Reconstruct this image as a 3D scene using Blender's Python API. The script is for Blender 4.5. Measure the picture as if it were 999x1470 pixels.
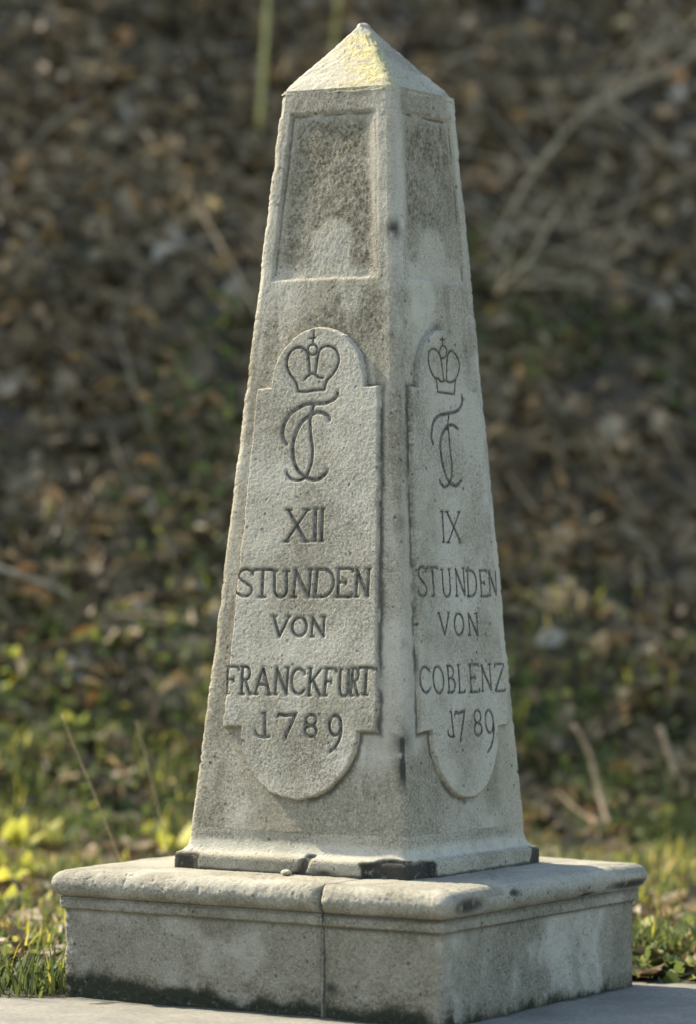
import bpy, math, random
import numpy as np
from mathutils import Vector, Matrix

for o in list(bpy.data.objects): bpy.data.objects.remove(o)
SC = bpy.context.scene
COL = SC.collection
random.seed(7); RNG = np.random.default_rng(11)

# ------------------------------------------------------------------ camera
CAM = np.array([5.38355, -9.14728, 0.91204])
CD = Vector((-0.5105291, 0.8597804, 0.0117360)); CR = Vector((0.8598601, 0.5104688, 0.0078870)); CU = CR.cross(CD)
cam = bpy.data.cameras.new('camera'); co = bpy.data.objects.new('camera', cam); COL.objects.link(co)
M = Matrix((CR, CU, -CD)).transposed().to_4x4(); M.translation = Vector(CAM); co.matrix_world = M
cam.sensor_fit = 'HORIZONTAL'; cam.sensor_width = 36; cam.lens = 5178.4 / 999 * 36
cam.clip_start = 0.1; cam.clip_end = 2000
cam.dof.use_dof = True; cam.dof.focus_distance = 10.3; cam.dof.aperture_fstop = cam.lens / 1000 / 0.100
SC.camera = co

# ------------------------------------------------------------------ sky, sun, exposure
SUN_E, SUN_A = math.radians(42), math.radians(0.4)
S = Vector((-math.cos(SUN_E) * math.cos(SUN_A), math.cos(SUN_E) * math.sin(SUN_A), math.sin(SUN_E)))
w = bpy.data.worlds.new('World'); SC.world = w; w.use_nodes = True
nt = w.node_tree; bg = nt.nodes['Background']
sky = nt.nodes.new('ShaderNodeTexSky'); sky.sky_type = 'NISHITA'; sky.sun_disc = False
sky.sun_elevation = SUN_E; sky.sun_rotation = math.atan2(S.x, S.y); sky.air_density = .9; sky.dust_density = 1.2; sky.ozone_density = .2
nt.links.new(sky.outputs[0], bg.inputs[0]); bg.inputs[1].default_value = 0.15
sl = bpy.data.lights.new('sun', 'SUN'); sl.energy = 4.2; sl.angle = math.radians(0.6); sl.color = (1, .93, .80)
so = bpy.data.objects.new('sun', sl); COL.objects.link(so); so.rotation_euler = (-S).to_track_quat('-Z', 'Y').to_euler()
so.location = (-6, 0, 8)
vs = SC.view_settings; vs.view_transform = 'Standard'; vs.look = 'None'; vs.gamma = 1; vs.exposure = 1.75
SC.render.engine = 'CYCLES'

# ------------------------------------------------------------------ helpers
TAB = np.random.default_rng(3).random((256, 256))
def vnoise(x, y):
    xi = np.floor(x).astype(int); yi = np.floor(y).astype(int); fx = x - xi; fy = y - yi
    fx = fx * fx * (3 - 2 * fx); fy = fy * fy * (3 - 2 * fy)
    a = TAB[xi & 255, yi & 255]; b = TAB[(xi + 1) & 255, yi & 255]; c = TAB[xi & 255, (yi + 1) & 255]; d = TAB[(xi + 1) & 255, (yi + 1) & 255]
    return (a * (1 - fx) + b * fx) * (1 - fy) + (c * (1 - fx) + d * fx) * fy
def fbm(x, y, scale, octv=4, seed=0):
    r = 0.; amp = .5; tot = 0.
    for k in range(octv):
        r = r + amp * vnoise(x * scale + 17.3 * k + seed * 7.7, y * scale + 9.1 * k + seed * 3.3); tot += amp; amp *= .5; scale *= 2.03
    return r / tot
def sstep(a, b, x):
    t = np.clip((x - a) / (b - a), 0, 1); return t * t * (3 - 2 * t)
def tagp(o, label=None, cat=None, group=None, kind=None):
    if label: o['label'] = label
    if cat: o['category'] = cat
    if group: o['group'] = group
    if kind: o['kind'] = kind
    return o
def empty(name, loc, label, cat, group=None):
    o = bpy.data.objects.new(name, None); COL.objects.link(o); o.location = loc; o.empty_display_size = .1
    bpy.context.view_layer.update(); return tagp(o, label, cat, group)
def mesh_data(name, V, F, mat, attrs=None, smooth=True):
    """V (n,3), F (m,k) int array, k = 3 or 4"""
    V = np.asarray(V, dtype=np.float32); F = np.asarray(F, dtype=np.int32)
    me = bpy.data.meshes.new(name); n, k = F.shape
    me.vertices.add(len(V)); me.vertices.foreach_set('co', V.ravel())
    me.loops.add(n * k); me.loops.foreach_set('vertex_index', F.ravel())
    me.polygons.add(n); me.polygons.foreach_set('loop_start', np.arange(0, n * k, k, dtype=np.int32))
    me.polygons.foreach_set('loop_total', np.full(n, k, dtype=np.int32))
    me.polygons.foreach_set('use_smooth', np.full(n, smooth, dtype=bool))
    me.update(calc_edges=True); me.validate()
    for an, av in (attrs or {}).items():
        me.attributes.new(an, 'FLOAT', 'POINT').data.foreach_set('value', np.asarray(av, dtype=np.float32).ravel())
    if mat: me.materials.append(mat)
    return me
def link(name, me, parent=None):
    o = bpy.data.objects.new(name, me); COL.objects.link(o)
    if parent: o.parent = parent; o.matrix_parent_inverse = parent.matrix_world.inverted()
    return o
def grid_faces(R, C, wrap=False):
    i = np.arange(R - 1)[:, None] * C; j = np.arange(C if wrap else C - 1)[None, :]; j2 = (j + 1) % C
    return np.stack([i + j, i + j2, i + C + j2, i + C + j], -1).reshape(-1, 4)

# ------------------------------------------------------------------ materials
def newmat(name):
    m = bpy.data.materials.new(name); m.use_nodes = True; t = m.node_tree
    return m, t, t.nodes['Principled BSDF'], t.nodes['Material Output']
class NB:
    def __init__(s, t): s.t = t
    def n(s, kind, **kw):
        x = s.t.nodes.new(kind)
        for k, v in kw.items(): setattr(x, k, v)
        return x
    def l(s, a, b): s.t.links.new(a, b)
    def noise(s, vec, scale, detail=4, rough=.55, dist=0):
        x = s.n('ShaderNodeTexNoise'); x.inputs['Scale'].default_value = scale; x.inputs['Detail'].default_value = detail
        x.inputs['Roughness'].default_value = rough; x.inputs['Distortion'].default_value = dist; s.l(vec, x.inputs['Vector']); return x.outputs['Fac']
    def ramp(s, fac, *stops):
        x = s.n('ShaderNodeValToRGB'); e = x.color_ramp.elements
        while len(e) < len(stops): e.new(.5)
        for q, (p, c) in zip(e, stops): q.position = p; q.color = (c, c, c, 1) if not hasattr(c, '__len__') else (*c, 1)
        s.l(fac, x.inputs[0]); return x.outputs[0]
    def mix(s, fac, a, b, mode='MIX'):
        x = s.n('ShaderNodeMix', data_type='RGBA', blend_type=mode)
        for inp, v in ((x.inputs[0], fac), (x.inputs[6], a), (x.inputs[7], b)):
            if hasattr(v, 'links'): s.l(v, inp)
            elif hasattr(v, '__len__'): inp.default_value = (*v, 1)
            else: inp.default_value = v
        return x.outputs[2]
    def math(s, op, a, b=None):
        x = s.n('ShaderNodeMath', operation=op)
        for i, v in enumerate((a, b)):
            if v is None: continue
            if hasattr(v, 'links'): s.l(v, x.inputs[i])
            else: x.inputs[i].default_value = v
        return x.outputs[0]
    def attr(s, name): return s.n('ShaderNodeAttribute', attribute_name=name).outputs['Fac']
    def bump(s, h, strength, dist, prev=None):
        x = s.n('ShaderNodeBump'); x.inputs['Strength'].default_value = strength; x.inputs['Distance'].default_value = dist
        s.l(h, x.inputs['Height'])
        if prev is not None: s.l(prev, x.inputs['Normal'])
        return x.outputs[0]

def stone_material(name, lo, hi, groove=False):
    m, t, P, out = newmat(name); b = NB(t)
    co = b.n('ShaderNodeTexCoord').outputs['Object']
    n1 = b.noise(co, 3.2, 5, .6); n2 = b.noise(co, 17, 5, .6); n3 = b.noise(co, 130, 4, .7); n4 = b.noise(co, 420, 2, .6)
    col = b.mix(b.ramp(n1, (.3, 0), (.7, 1)), lo, hi)
    col = b.mix(b.math('MULTIPLY', b.ramp(n2, (.45, 0), (.75, 1)), .35), col, (.175, .155, .095))
    gv = b.ramp(b.noise(co, 4.5, 4, .6), (.36, .25), (.62, .85))
    col = b.mix(b.math('MULTIPLY', b.ramp(n3, (.40, 1), (.58, 0)), gv), col, (.112, .094, .058))
    col = b.mix(b.math('MULTIPLY', b.ramp(n4, (.46, 0), (.62, 1)), .38), col, (.48, .455, .36))
    col = b.mix(b.math('MULTIPLY', b.ramp(n4, (.36, 1), (.46, 0)), .45), col, (.10, .09, .06))
    # small dark pits
    v = b.n('ShaderNodeTexVoronoi'); v.inputs['Scale'].default_value = 62; b.l(co, v.inputs['Vector'])
    pit = b.math('MULTIPLY', b.ramp(v.outputs['Distance'], (.10, 1), (.22, 0)), b.ramp(b.noise(co, 30, 2), (.47, 0), (.60, 1)))
    col = b.mix(b.math('MULTIPLY', pit, .75), col, (.07, .062, .045))
    v2 = b.n('ShaderNodeTexVoronoi'); v2.inputs['Scale'].default_value = 27; b.l(co, v2.inputs['Vector'])
    pit2 = b.math('MULTIPLY', b.ramp(v2.outputs['Distance'], (.08, 1), (.17, 0)), b.ramp(b.noise(co, 14, 2), (.46, 0), (.56, 1)))
    col = b.mix(b.math('MULTIPLY', pit2, .8), col, (.05, .044, .03)); pit = b.math('MAXIMUM', pit, pit2)
    brk = b.ramp(b.noise(co, 26, 6, .7), (.25, .15), (.55, 1)); brk2 = b.ramp(b.noise(co, 90, 4, .7), (.35, .25), (.6, 1))
    st = b.math('MULTIPLY', b.attr('stain_shade'), b.math('MULTIPLY', brk, brk2))
    col = b.mix(st, col, (.070, .056, .028))
    pale = b.math('MULTIPLY', b.attr('pale'), b.ramp(n2, (.3, .4), (.6, 1)))
    col = b.mix(pale, col, (.47, .435, .335))
    li = b.math('MULTIPLY', b.attr('lichen'), b.ramp(b.noise(co, 48, 6, .8), (.42, 0), (.54, 1)))
    col = b.mix(li, col, b.mix(b.ramp(n3, (.4, 0), (.6, 1)), (.27, .22, .075), (.44, .39, .18)))
    dk = b.math('MULTIPLY', b.attr('grime_shade'), b.ramp(b.noise(co, 38, 6, .7), (.22, 0), (.42, 1)))
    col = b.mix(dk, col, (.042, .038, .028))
    ms = b.math('MULTIPLY', b.attr('moss'), b.ramp(b.noise(co, 60, 5, .7), (.25, .2), (.45, 1)))
    col = b.mix(ms, col, (.024, .026, .014))
    b.l(col, P.inputs['Base Color']); P.inputs['Roughness'].default_value = .92; P.inputs['Specular IOR Level'].default_value = .15
    h = b.math('ADD', b.math('MULTIPLY', n3, .4), b.math('MULTIPLY', n4, .6)); h = b.math('SUBTRACT', h, b.math('MULTIPLY', pit, .8))
    b.l(b.bump(h, .9, .004), P.inputs['Normal'])
    return m
STONE = stone_material('weathered_sandstone', (.266, .229, .147), (.396, .350, .245))
PEDM = stone_material('dull_sandstone', (.185, .165, .110), (.310, .282, .205))
PANEL = stone_material('pale_sandstone', (.310, .271, .182), (.422, .377, .272))
m, t, P, out = newmat('darkened_groove'); b = NB(t); co_ = b.n('ShaderNodeTexCoord').outputs['Object']
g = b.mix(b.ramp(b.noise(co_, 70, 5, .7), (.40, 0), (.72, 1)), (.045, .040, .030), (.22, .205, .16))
b.l(g, P.inputs['Base Color']); P.inputs['Roughness'].default_value = .95; P.inputs['Specular IOR Level'].default_value = .1
b.l(b.bump(b.noise(co_, 200, 3), .6, .002), P.inputs['Normal'])
GROOVE = m

def leaf_material(name, stops, trans=.35, attr='rnd'):
    m, t, P, out = newmat(name); b = NB(t)
    x = b.n('ShaderNodeValToRGB'); e = x.color_ramp.elements; x.color_ramp.interpolation = 'LINEAR'
    while len(e) < len(stops): e.new(.5)
    for q, (p, c) in zip(e, stops): q.position = p; q.color = (*c, 1)
    if attr == 'objrnd': b.l(b.n('ShaderNodeObjectInfo').outputs['Random'], x.inputs[0])
    else: b.l(b.attr(attr), x.inputs[0])
    co = b.n('ShaderNodeTexCoord').outputs['Object']
    c = b.mix(b.math('MULTIPLY', b.ramp(b.noise(co, 40, 3), (.4, 0), (.75, 1)), .4), x.outputs[0], (.07, .05, .03))
    b.l(c, P.inputs['Base Color']); P.inputs['Roughness'].default_value = .6; P.inputs['Specular IOR Level'].default_value = .3
    tr = b.n('ShaderNodeBsdfTranslucent'); b.l(c, tr.inputs['Color'])
    mx = b.n('ShaderNodeMixShader'); mx.inputs[0].default_value = trans
    b.l(P.outputs[0], mx.inputs[1]); b.l(tr.outputs[0], mx.inputs[2]); b.l(mx.outputs[0], out.inputs['Surface'])
    return m
LITTER = leaf_material('dead_leaves', [(0, (.054, .036, .014)), (.25, (.095, .066, .027)), (.5, (.155, .110, .048)), (.72, (.225, .162, .078)), (.86, (.31, .24, .135)), (.93, (.36, .185, .05)), (1, (.46, .34, .15))], .3)
LEAFM = [leaf_material('tan_leaves', [(0, (.31, .21, .10)), (1, (.45, .33, .18))], .3, 'objrnd'),
         leaf_material('orange_leaves', [(0, (.30, .14, .04)), (1, (.40, .21, .07))], .3, 'objrnd'),
         leaf_material('pale_grey_leaves', [(0, (.30, .25, .17)), (1, (.42, .36, .26))], .3, 'objrnd')]
YELLOWLEAF = leaf_material('yellow_leaves', [(0, (.55, .40, .08)), (1, (.60, .48, .18))], .45, 'objrnd')
GRASSM = leaf_material('grass_blades', [(0, (.055, .078, .020)), (.35, (.095, .125, .030)), (.6, (.16, .18, .038)), (.82, (.48, .43, .05)), (1, (.55, .44, .14))], .5)
YWEED = leaf_material('sunlit_weed_leaves', [(0, (.30, .32, .05)), (1, (.56, .50, .07))], .5, 'objrnd')  # brighter yellow copy of the weed leaves, sunlight put into the colour
WEEDM = leaf_material('weed_leaves', [(0, (.07, .13, .03)), (.5, (.22, .26, .05)), (1, (.50, .45, .07))], .5, 'objrnd')
def bark_material(name, a, c):
    m, t, P, out = newmat(name); b = NB(t); co = b.n('ShaderNodeTexCoord').outputs['Object']
    n = b.noise(co, 60, 4, .7); b.l(b.mix(b.ramp(n, (.35, 0), (.65, 1)), a, c), P.inputs['Base Color'])
    P.inputs['Roughness'].default_value = .85; b.l(b.bump(n, .6, .003), P.inputs['Normal']); return m
TWIG = bark_material('grey_bark', (.17, .135, .075), (.30, .245, .15))
SAPM = bark_material('olive_bark', (.26, .23, .06), (.40, .35, .11))
STRAW = bark_material('dry_straw', (.30, .20, .10), (.42, .30, .16))
m, t, P, out = newmat('dark_soil'); b = NB(t); co_ = b.n('ShaderNodeTexCoord').outputs['Object']
c = b.mix(b.ramp(b.noise(co_, 9, 6, .7), (.35, 0), (.68, 1)), (.036, .026, .012), (.075, .055, .027))
c = b.mix(b.math('MULTIPLY', b.ramp(b.noise(co_, 1.7, 4), (.5, 0), (.65, 1)), .5), c, (.055, .066, .022))
b.l(c, P.inputs['Base Color']); P.inputs['Roughness'].default_value = .95; b.l(b.bump(b.noise(co_, 30, 5, .7), 1, .03), P.inputs['Normal']); SOIL = m
m, t, P, out = newmat('worn_paving'); b = NB(t); co_ = b.n('ShaderNodeTexCoord').outputs['Object']
n5 = b.noise(co_, 5, 5, .6); n6 = b.noise(co_, 140, 4, .7)
c = b.mix(b.ramp(n5, (.3, 0), (.7, 1)), (.115, .103, .072), (.215, .194, .140))
grit = b.ramp(b.noise(co_, 60, 5, .75), (.40, 1), (.52, 0)); c = b.mix(b.math('MULTIPLY', grit, .6), c, (.07, .062, .042))
c = b.mix(b.math('MULTIPLY', b.ramp(n6, (.35, 1), (.6, 0)), .5), c, (.15, .14, .11))
ms = b.math('MULTIPLY', b.attr('moss'), b.ramp(b.noise(co_, 45, 5, .7), (.28, .1), (.5, 1)))
c = b.mix(ms, c, (.028, .030, .016))
b.l(c, P.inputs['Base Color']); P.inputs['Roughness'].default_value = .9; b.l(b.bump(n6, .6, .004), P.inputs['Normal']); PAVE = m

# ------------------------------------------------------------------ setting: ground with its bank, pavement
UX, UY, W0 = -.75, .6614, 4.0
def terr(x, y, bumps=True):
    wv = UX * x + UY * y - W0
    h = .5 * (wv + np.sqrt(wv * wv + .4))
    h = np.where(h < 7, h, 7 + (h - 7) * .25); h = np.minimum(h, 14)
    z = -.40 + h
    if bumps:
        k = sstep(-1.5, .6, wv) * (1 - sstep(8, 14, wv))
        z = z + k * ((fbm(x, y, .9, 4, 2) - .5) * .42 + (fbm(x, y, 3.5, 3, 5) - .5) * .14) + (fbm(x, y, 2.2, 3, 4) - .5) * .03
    return z
def axis(c, n, fine, far):
    t = np.linspace(-1, 1, n); return c + np.sign(t) * (np.abs(t) * fine + np.abs(t) ** 7 * far)
gx = axis(-2.5, 300, 8, 320); gy = axis(4.5, 300, 8, 320)
X, Y = np.meshgrid(gx, gy)
gm = mesh_data('ground', np.stack([X, Y, terr(X, Y)], -1).reshape(-1, 3), grid_faces(300, 300), SOIL)
tagp(link('ground', gm), kind='structure')

def edge(x):
    return np.interp(x, [-60, -.77, -.61, .59, .75, 60], [-30.5, -.72, -.635, .655, .72, 27.5])
px = np.concatenate([np.linspace(-40, -2.6, 30)[:-1], np.linspace(-2.6, 2.6, 360), np.linspace(2.6, 40, 30)[1:]])
qd = np.concatenate([[-.02, -.012, 0], np.geomspace(.01, 2.5, 150), np.geomspace(2.7, 40, 20)])
QX, QD = np.meshgrid(px, qd)
QY = edge(QX) + (fbm(QX, QX * .3, 4, 4, 1) - .5) * .07 - np.maximum(QD, -.0)
QY = np.where(QD < 0, QY - QD * .4, QY)
QZ = -.370 + (fbm(QX, QY, 3, 4, 9) - .5) * .012 + (fbm(QX, QY, 24, 3, 8) - .5) * .005 - np.where(QD < 0, -QD * 3.2, 0)
moss = np.exp(-np.maximum(QD, 0) / .02) * .6
# a mossy line in the joint where the pedestal stands on the paving
dx = np.maximum(np.maximum(-.633 - QX, QX - .614), 0); dy = np.maximum(np.maximum(-.598 - QY, QY - .579), 0); dd = np.hypot(dx, dy)
front = (QY < -.598)
moss = np.maximum(moss, 1 - sstep(.005, np.where(front, .075, .022), dd + (fbm(QX, QY, 14, 4, 3) - .5) * .05))
pm = mesh_data('pavement', np.stack([QX, QY, QZ], -1).reshape(-1, 3), grid_faces(len(qd), len(px))[:, ::-1], PAVE, {'moss': moss})
tagp(link('pavement', pm), kind='structure')

# ------------------------------------------------------------------ rounded-rectangle rings (rows of a moulded stone)
def ring(z, xmin, xmax, ymin, ymax, rad, n=(60, 200, 200, 40), nc=6):
    """rows of a rounded rectangle; returns P (R,C,3), N (R,C,3), face id (C,), u along face (R,C), perimeter s (R,C)"""
    R = len(z); one = np.ones(R); xmin, xmax, ymin, ymax, rad = [np.asarray(v) * one for v in (xmin, xmax, ymin, ymax, rad)]
    Ps, Ns, ids, us = [], [], [], []
    cxm, cym = (xmin + xmax) / 2, (ymin + ymax) / 2
    cor = [((xmin, ymax), (1, -1)), ((xmin, ymin), (1, 1)), ((xmax, ymin), (-1, 1)), ((xmax, ymax), (-1, -1))]
    nor = [(-1, 0), (0, -1), (1, 0), (0, 1)]
    for f in range(4):
        (ax, ay), (asx, asy) = cor[f]; (bx, by), (bsx, bsy) = cor[(f + 1) % 4]; nx, ny = nor[f]
        tx, ty = -ny, nx          # travel direction: -X face goes to -Y, -Y face to +X, +X face to +Y
        sx, sy = ax + tx * rad, ay + ty * rad; ex, ey = bx - tx * rad, by - ty * rad
        for t_ in np.linspace(0, 1, n[f]):
            x = sx + (ex - sx) * t_; y = sy + (ey - sy) * t_
            Ps.append((x, y)); Ns.append((nx * one, ny * one)); ids.append(f); us.append((x - cxm) * abs(tx) + (y - cym) * abs(ty))
        ccx, ccy = bx + bsx * rad, by + bsy * rad; n2 = nor[(f + 1) % 4]
        for k in range(1, nc):
            a = math.pi / 2 * k / nc; vx, vy = nx * math.cos(a) + n2[0] * math.sin(a), ny * math.cos(a) + n2[1] * math.sin(a)
            Ps.append((ccx + vx * rad, ccy + vy * rad)); Ns.append((vx * one, vy * one)); ids.append(4 + f); us.append(one * 9)
    P = np.stack([np.stack([p[0] for p in Ps], 1), np.stack([p[1] for p in Ps], 1), np.repeat(np.asarray(z)[:, None], len(Ps), 1)], -1)
    N = np.stack([np.stack([p[0] for p in Ns], 1), np.stack([p[1] for p in Ns], 1), np.zeros((R, len(Ps)))], -1)
    ids = np.array(ids); us = np.stack(us, 1)
    mid = P[R // 2]; seg = np.hypot(*(mid - np.roll(mid, 1, 0))[:, :2].T); seg[0] = 0; s = np.cumsum(seg)
    return P, N, ids, us, np.repeat(s[None, :], R, 0)

# ------------------------------------------------------------------ the obelisk
HB, HT, Z1, Z2, Z3, PA = .3621, .1893, .1029, 2.2609, 2.4880, .40
TOPX, TOPY = .0088, .0050
hw = lambda v: HB - (HB - HT) * (v - Z1) / (Z2 - Z1)
ox = lambda v: TOPX * np.clip((v - Z1) / (Z2 - Z1), 0, 1.2); oy = lambda v: TOPY * np.clip((v - Z1) / (Z2 - Z1), 0, 1.2)
OB = empty('obelisk', (0, 0, -.004), 'tall tapering weathered stone obelisk carved with crowned monograms and distances', 'obelisk')

def surf_noise(s, z, seed):
    return (fbm(s, z, 6, 4, seed) - .5) * .004 + (fbm(s, z, 45, 3, seed + 3) - .5) * .0007 + (fbm(s, z, 150, 2, seed + 5) - .5) * .0008
def corner_wear(s, z, ids, N, seed):
    c = (ids >= 4)[None, :] * 1.0
    # blend the wear into the columns beside the corner
    for k in range(3): c = np.maximum(c, .62 * np.maximum(np.roll(c, 1, 1), np.roll(c, -1, 1)))
    return -c * (.001 + np.maximum(0, fbm(s * .2, z, 12, 4, seed) - .56) * .020 + np.maximum(0, fbm(s * .3, z, 80, 3, seed + 1) - .5) * .008)

def build(name, P, ids, attrs, mat, parent, cap_top=None, rows=None):
    R, C = P.shape[:2]
    me = mesh_data(name, P.reshape(-1, 3), grid_faces(R, C, True), mat, {k: np.broadcast_to(v, (R, C)) for k, v in attrs.items()})
    return link(name, me, parent)

def cart_sdf(u, v, seed):
    """negative inside the cartouche outline"""
    ta = np.clip((1.395 - v) / (1.395 - .41), 0, 1); half = .206 + ta * .053
    jl = (fbm(u, v, 35, 3, seed) - .5) * .008
    body = np.maximum(np.abs(u) - half, np.maximum(v - 1.395, .408 - v))
    def arch(dy, r, tall):                # arch with small vertical shoulders
        q = np.maximum(dy, 0); circ = np.hypot(u, q * tall) - r
        return np.maximum(circ, -dy - .1)
    top = arch(v - 1.395, .160, .160 / .172)
    bot = arch(.408 - v, .197, .197 / .200)
    return np.minimum(np.minimum(body, top), bot) + jl
# shaft
zs = np.linspace(.118, Z2 + .003, 640)
h_ = hw(zs)
P, N, ids, u, s = ring(zs, -h_ + ox(zs), h_ + ox(zs), -h_ + oy(zs), h_ + oy(zs), .015, (70, 190, 190, 50))
Zg = P[..., 2]; f4 = ids[None, :] < 4
wf = .150 + (2.196 - Zg) / (2.196 - 1.706) * .036                       # half width of the sunken field
fr = (fbm(s, Zg, 30, 3, 21) - .5) * .007
din = np.minimum(np.minimum(wf - np.abs(u), 2.196 - Zg), Zg - 1.706) + fr      # > 0 inside the field
worn = np.where(((ids == 1)[None, :] & (u > 0)) | ((ids == 2)[None, :] & (u < 0)), sstep(.0, .045, wf - np.abs(u)), 1)   # border worn away beside the front corner
field = np.where(f4, sstep(-.002, .005, din), 0) * worn
line = np.where(f4, np.exp(-((din - .010) / .0035) ** 2), 0) * (Zg > 1.72) * worn    # fine groove just inside its border
disp = surf_noise(s, Zg, 1) + corner_wear(s, Zg, ids, N, 31)
rough = (fbm(s, Zg, 90, 3, 8) - .5) * .0012
disp = disp - field * .0052 - line * .0042 + field * rough
disp += (fbm(s, Zg, 2.2, 3, 40) - .5) * .004
isL = (ids == 1)[None, :]; isR = (ids == 2)[None, :]; isc = (ids == 5)[None, :]
big = fbm(s, Zg, 7, 5, 51)
def lob(uc, hu, vt): return 1 - sstep(.70, 1.20, np.hypot((u - uc) / hu, np.maximum(0, Zg - (vt - hu)) / hu) + (fbm(s, Zg, 20, 3, 52) - .5) * .25)
lobe = np.where(isL, lob(.012, .070, 1.885), lob(.0, .085, 1.865))
lobe = np.maximum(lobe, (1 - sstep(1.725, 1.76, Zg + (big - .5) * .08)))
stain_shade = field * sstep(-.01, .05, din) * (.72 + 1.3 * (big - .40)) * (1 - .95 * lobe)
below = sstep(1.42, 1.56, Zg) * (1 - sstep(1.66, 1.70, Zg)) * np.where(isL, sstep(-.22, -.10, u), np.where(isR, 1 - sstep(-.02, .12, u), np.where(isc, 1, 0)))
stain_shade = np.maximum(stain_shade, below * sstep(.40, .55, big) * .85)
stain_shade = np.maximum(stain_shade, sstep(.50, .70, fbm(s, Zg * .35, 9, 4, 61)) * .5 * (1 - .9 * lobe * field))
stain_shade = np.maximum(stain_shade, sstep(.52, .66, fbm(s * 1.4, Zg * .22, 12, 4, 63)) * .55 * (1 - field))
topband = sstep(2.185, 2.20, Zg) * .5 * sstep(.35, .55, big); stain_shade = np.maximum(stain_shade, topband)
near = np.where(isc, 0, np.where(isL, hw(Zg) - u, np.where(isR, u + hw(Zg), 9)))    # distance from the front corner
def spot(zc, rz, rn, off=0): return np.exp(-((Zg - zc) / rz) ** 2 - ((near - off) / rn) ** 2)
grime_shade = .75 * spot(1.845, .03, .035) + 1.0 * np.where(isL | isc, spot(.315, .055, .022), spot(.33, .05, .006)) + .6 * spot(.39, .03, .04) + .45 * spot(1.0, .03, .03) + .5 * spot(.65, .015, .03)
grime_shade = grime_shade * sstep(.30, .55, fbm(s, Zg, 25, 4, 71)) * 1.3 + line * np.where(isR, 1., .6) * sstep(.30, .5, fbm(s, Zg, 12, 3, 72))
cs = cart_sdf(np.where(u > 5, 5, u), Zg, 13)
shadow_dirt = sstep(.017, .004, cs + (fbm(s, Zg, 40, 3, 73) - .5) * .012) * np.where(isL, np.where((u > .0), .75, .10), np.where(isR, np.where(u < .0, .75, .25), 0)) * np.where(Zg > 1.40, .5, 1)  # cartouche's cast shadow painted along one side, mixed with recess soiling
blot = sstep(.50, .64, fbm(s, Zg * .7, 5, 5, 64))
grime_shade = np.maximum(grime_shade, shadow_dirt * sstep(.22, .45, fbm(s, Zg, 16, 4, 74)))
pale = (1 - field) * sstep(1.45, 1.7, Zg) * np.where(f4, sstep(.02, .0, hw(Zg) - np.abs(u) - .035), 1) * .35
pale = np.maximum(pale, lobe * field * .22)
pale = np.maximum(pale, blot * .45 * (1 - field * .6))
shaft = build('shaft', P + N * disp[..., None], ids, dict(stain_shade=np.clip(stain_shade, 0, 1), grime_shade=np.clip(grime_shade, 0, 1), pale=np.clip(pale, 0, 1), moss=0 * s, lichen=0 * s), STONE, OB)

# moulded foot of the shaft
zz = np.concatenate([np.linspace(-.006, .046, 16), np.linspace(.050, .12, 26)])
prof = np.where(zz <= .047, PA, 0)
tq = np.clip((zz - .047) / (.108 - .047), 0, 1)
prof = np.where(zz <= .047, PA - .004 * np.clip((zz - .036) / .011, 0, 1) ** 2, (PA - .006) + (hw(.108) - (PA - .006)) * np.sqrt(1 - (1 - tq) ** 2.0) ** .75)
prof = np.where(zz > .108, hw(zz), prof)
P, N, ids, u, s = ring(zz, -prof, prof, -prof, prof, np.where(zz < .06, .009, .015), (70, 260, 260, 50))
Zg = P[..., 2]
disp = (surf_noise(s, Zg, 1) + corner_wear(s, Zg, ids, N, 31)) * 1.0 + (fbm(s, Zg, 2.2, 3, 40) - .5) * .004
Pd = P + N * disp[..., None]
grime_shade = np.zeros_like(Zg); jag = (fbm(s, Zg, 18, 4, 77) - .5) * .03
low = 1 - sstep(.040, .056, Zg + jag * .5)
for (cx_, cy_, dist, depth) in ((1, -1, .165, .024), (-1, -1, .105, .005), (1, 1, .085, .005)):
    over = (Pd[..., 0] * cx_ + Pd[..., 1] * cy_) - (2 * PA - dist) + jag * 1.2          # beyond the broken corner plane
    hit = sstep(0, .012, over) * low
    push = np.clip(over, 0, .2) * .5 * low
    push = np.minimum(push * (1 if cx_ * cy_ < 0 else .25), depth)
    Pd[..., 0] -= cx_ * push; Pd[..., 1] -= cy_ * push
    grime_shade = np.maximum(grime_shade, hit)
f1 = (ids == 1)[None, :]
ch = np.where(f1, np.exp(-((u - .045 - (Zg - .02) * .5) / .016) ** 4), 0) * (1 - sstep(.05, .06, Zg))
Pd[..., 1] += ch * .014; grime_shade = np.maximum(grime_shade, ch * .9)
grime_shade = np.maximum(grime_shade, (1 - sstep(.004, .012, Zg + jag * .35)) * .9)  # shade of the gap under the plinth, painted as a dark foot line
grime_shade = np.maximum(grime_shade, np.where(f1, np.exp(-((u - .12) / .05) ** 2), 0) * (1 - sstep(.01, .03, Zg + jag)) )
pale = sstep(.046, .056, Zg) * (1 - sstep(.075, .1, Zg)) * .6
build('plinth', Pd, ids, dict(stain_shade=np.clip(sstep(.5, .7, fbm(s, Zg, 8, 4, 5)) * .4, 0, 1), grime_shade=grime_shade, pale=pale, moss=0 * s, lichen=0 * s), STONE, OB)

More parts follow.
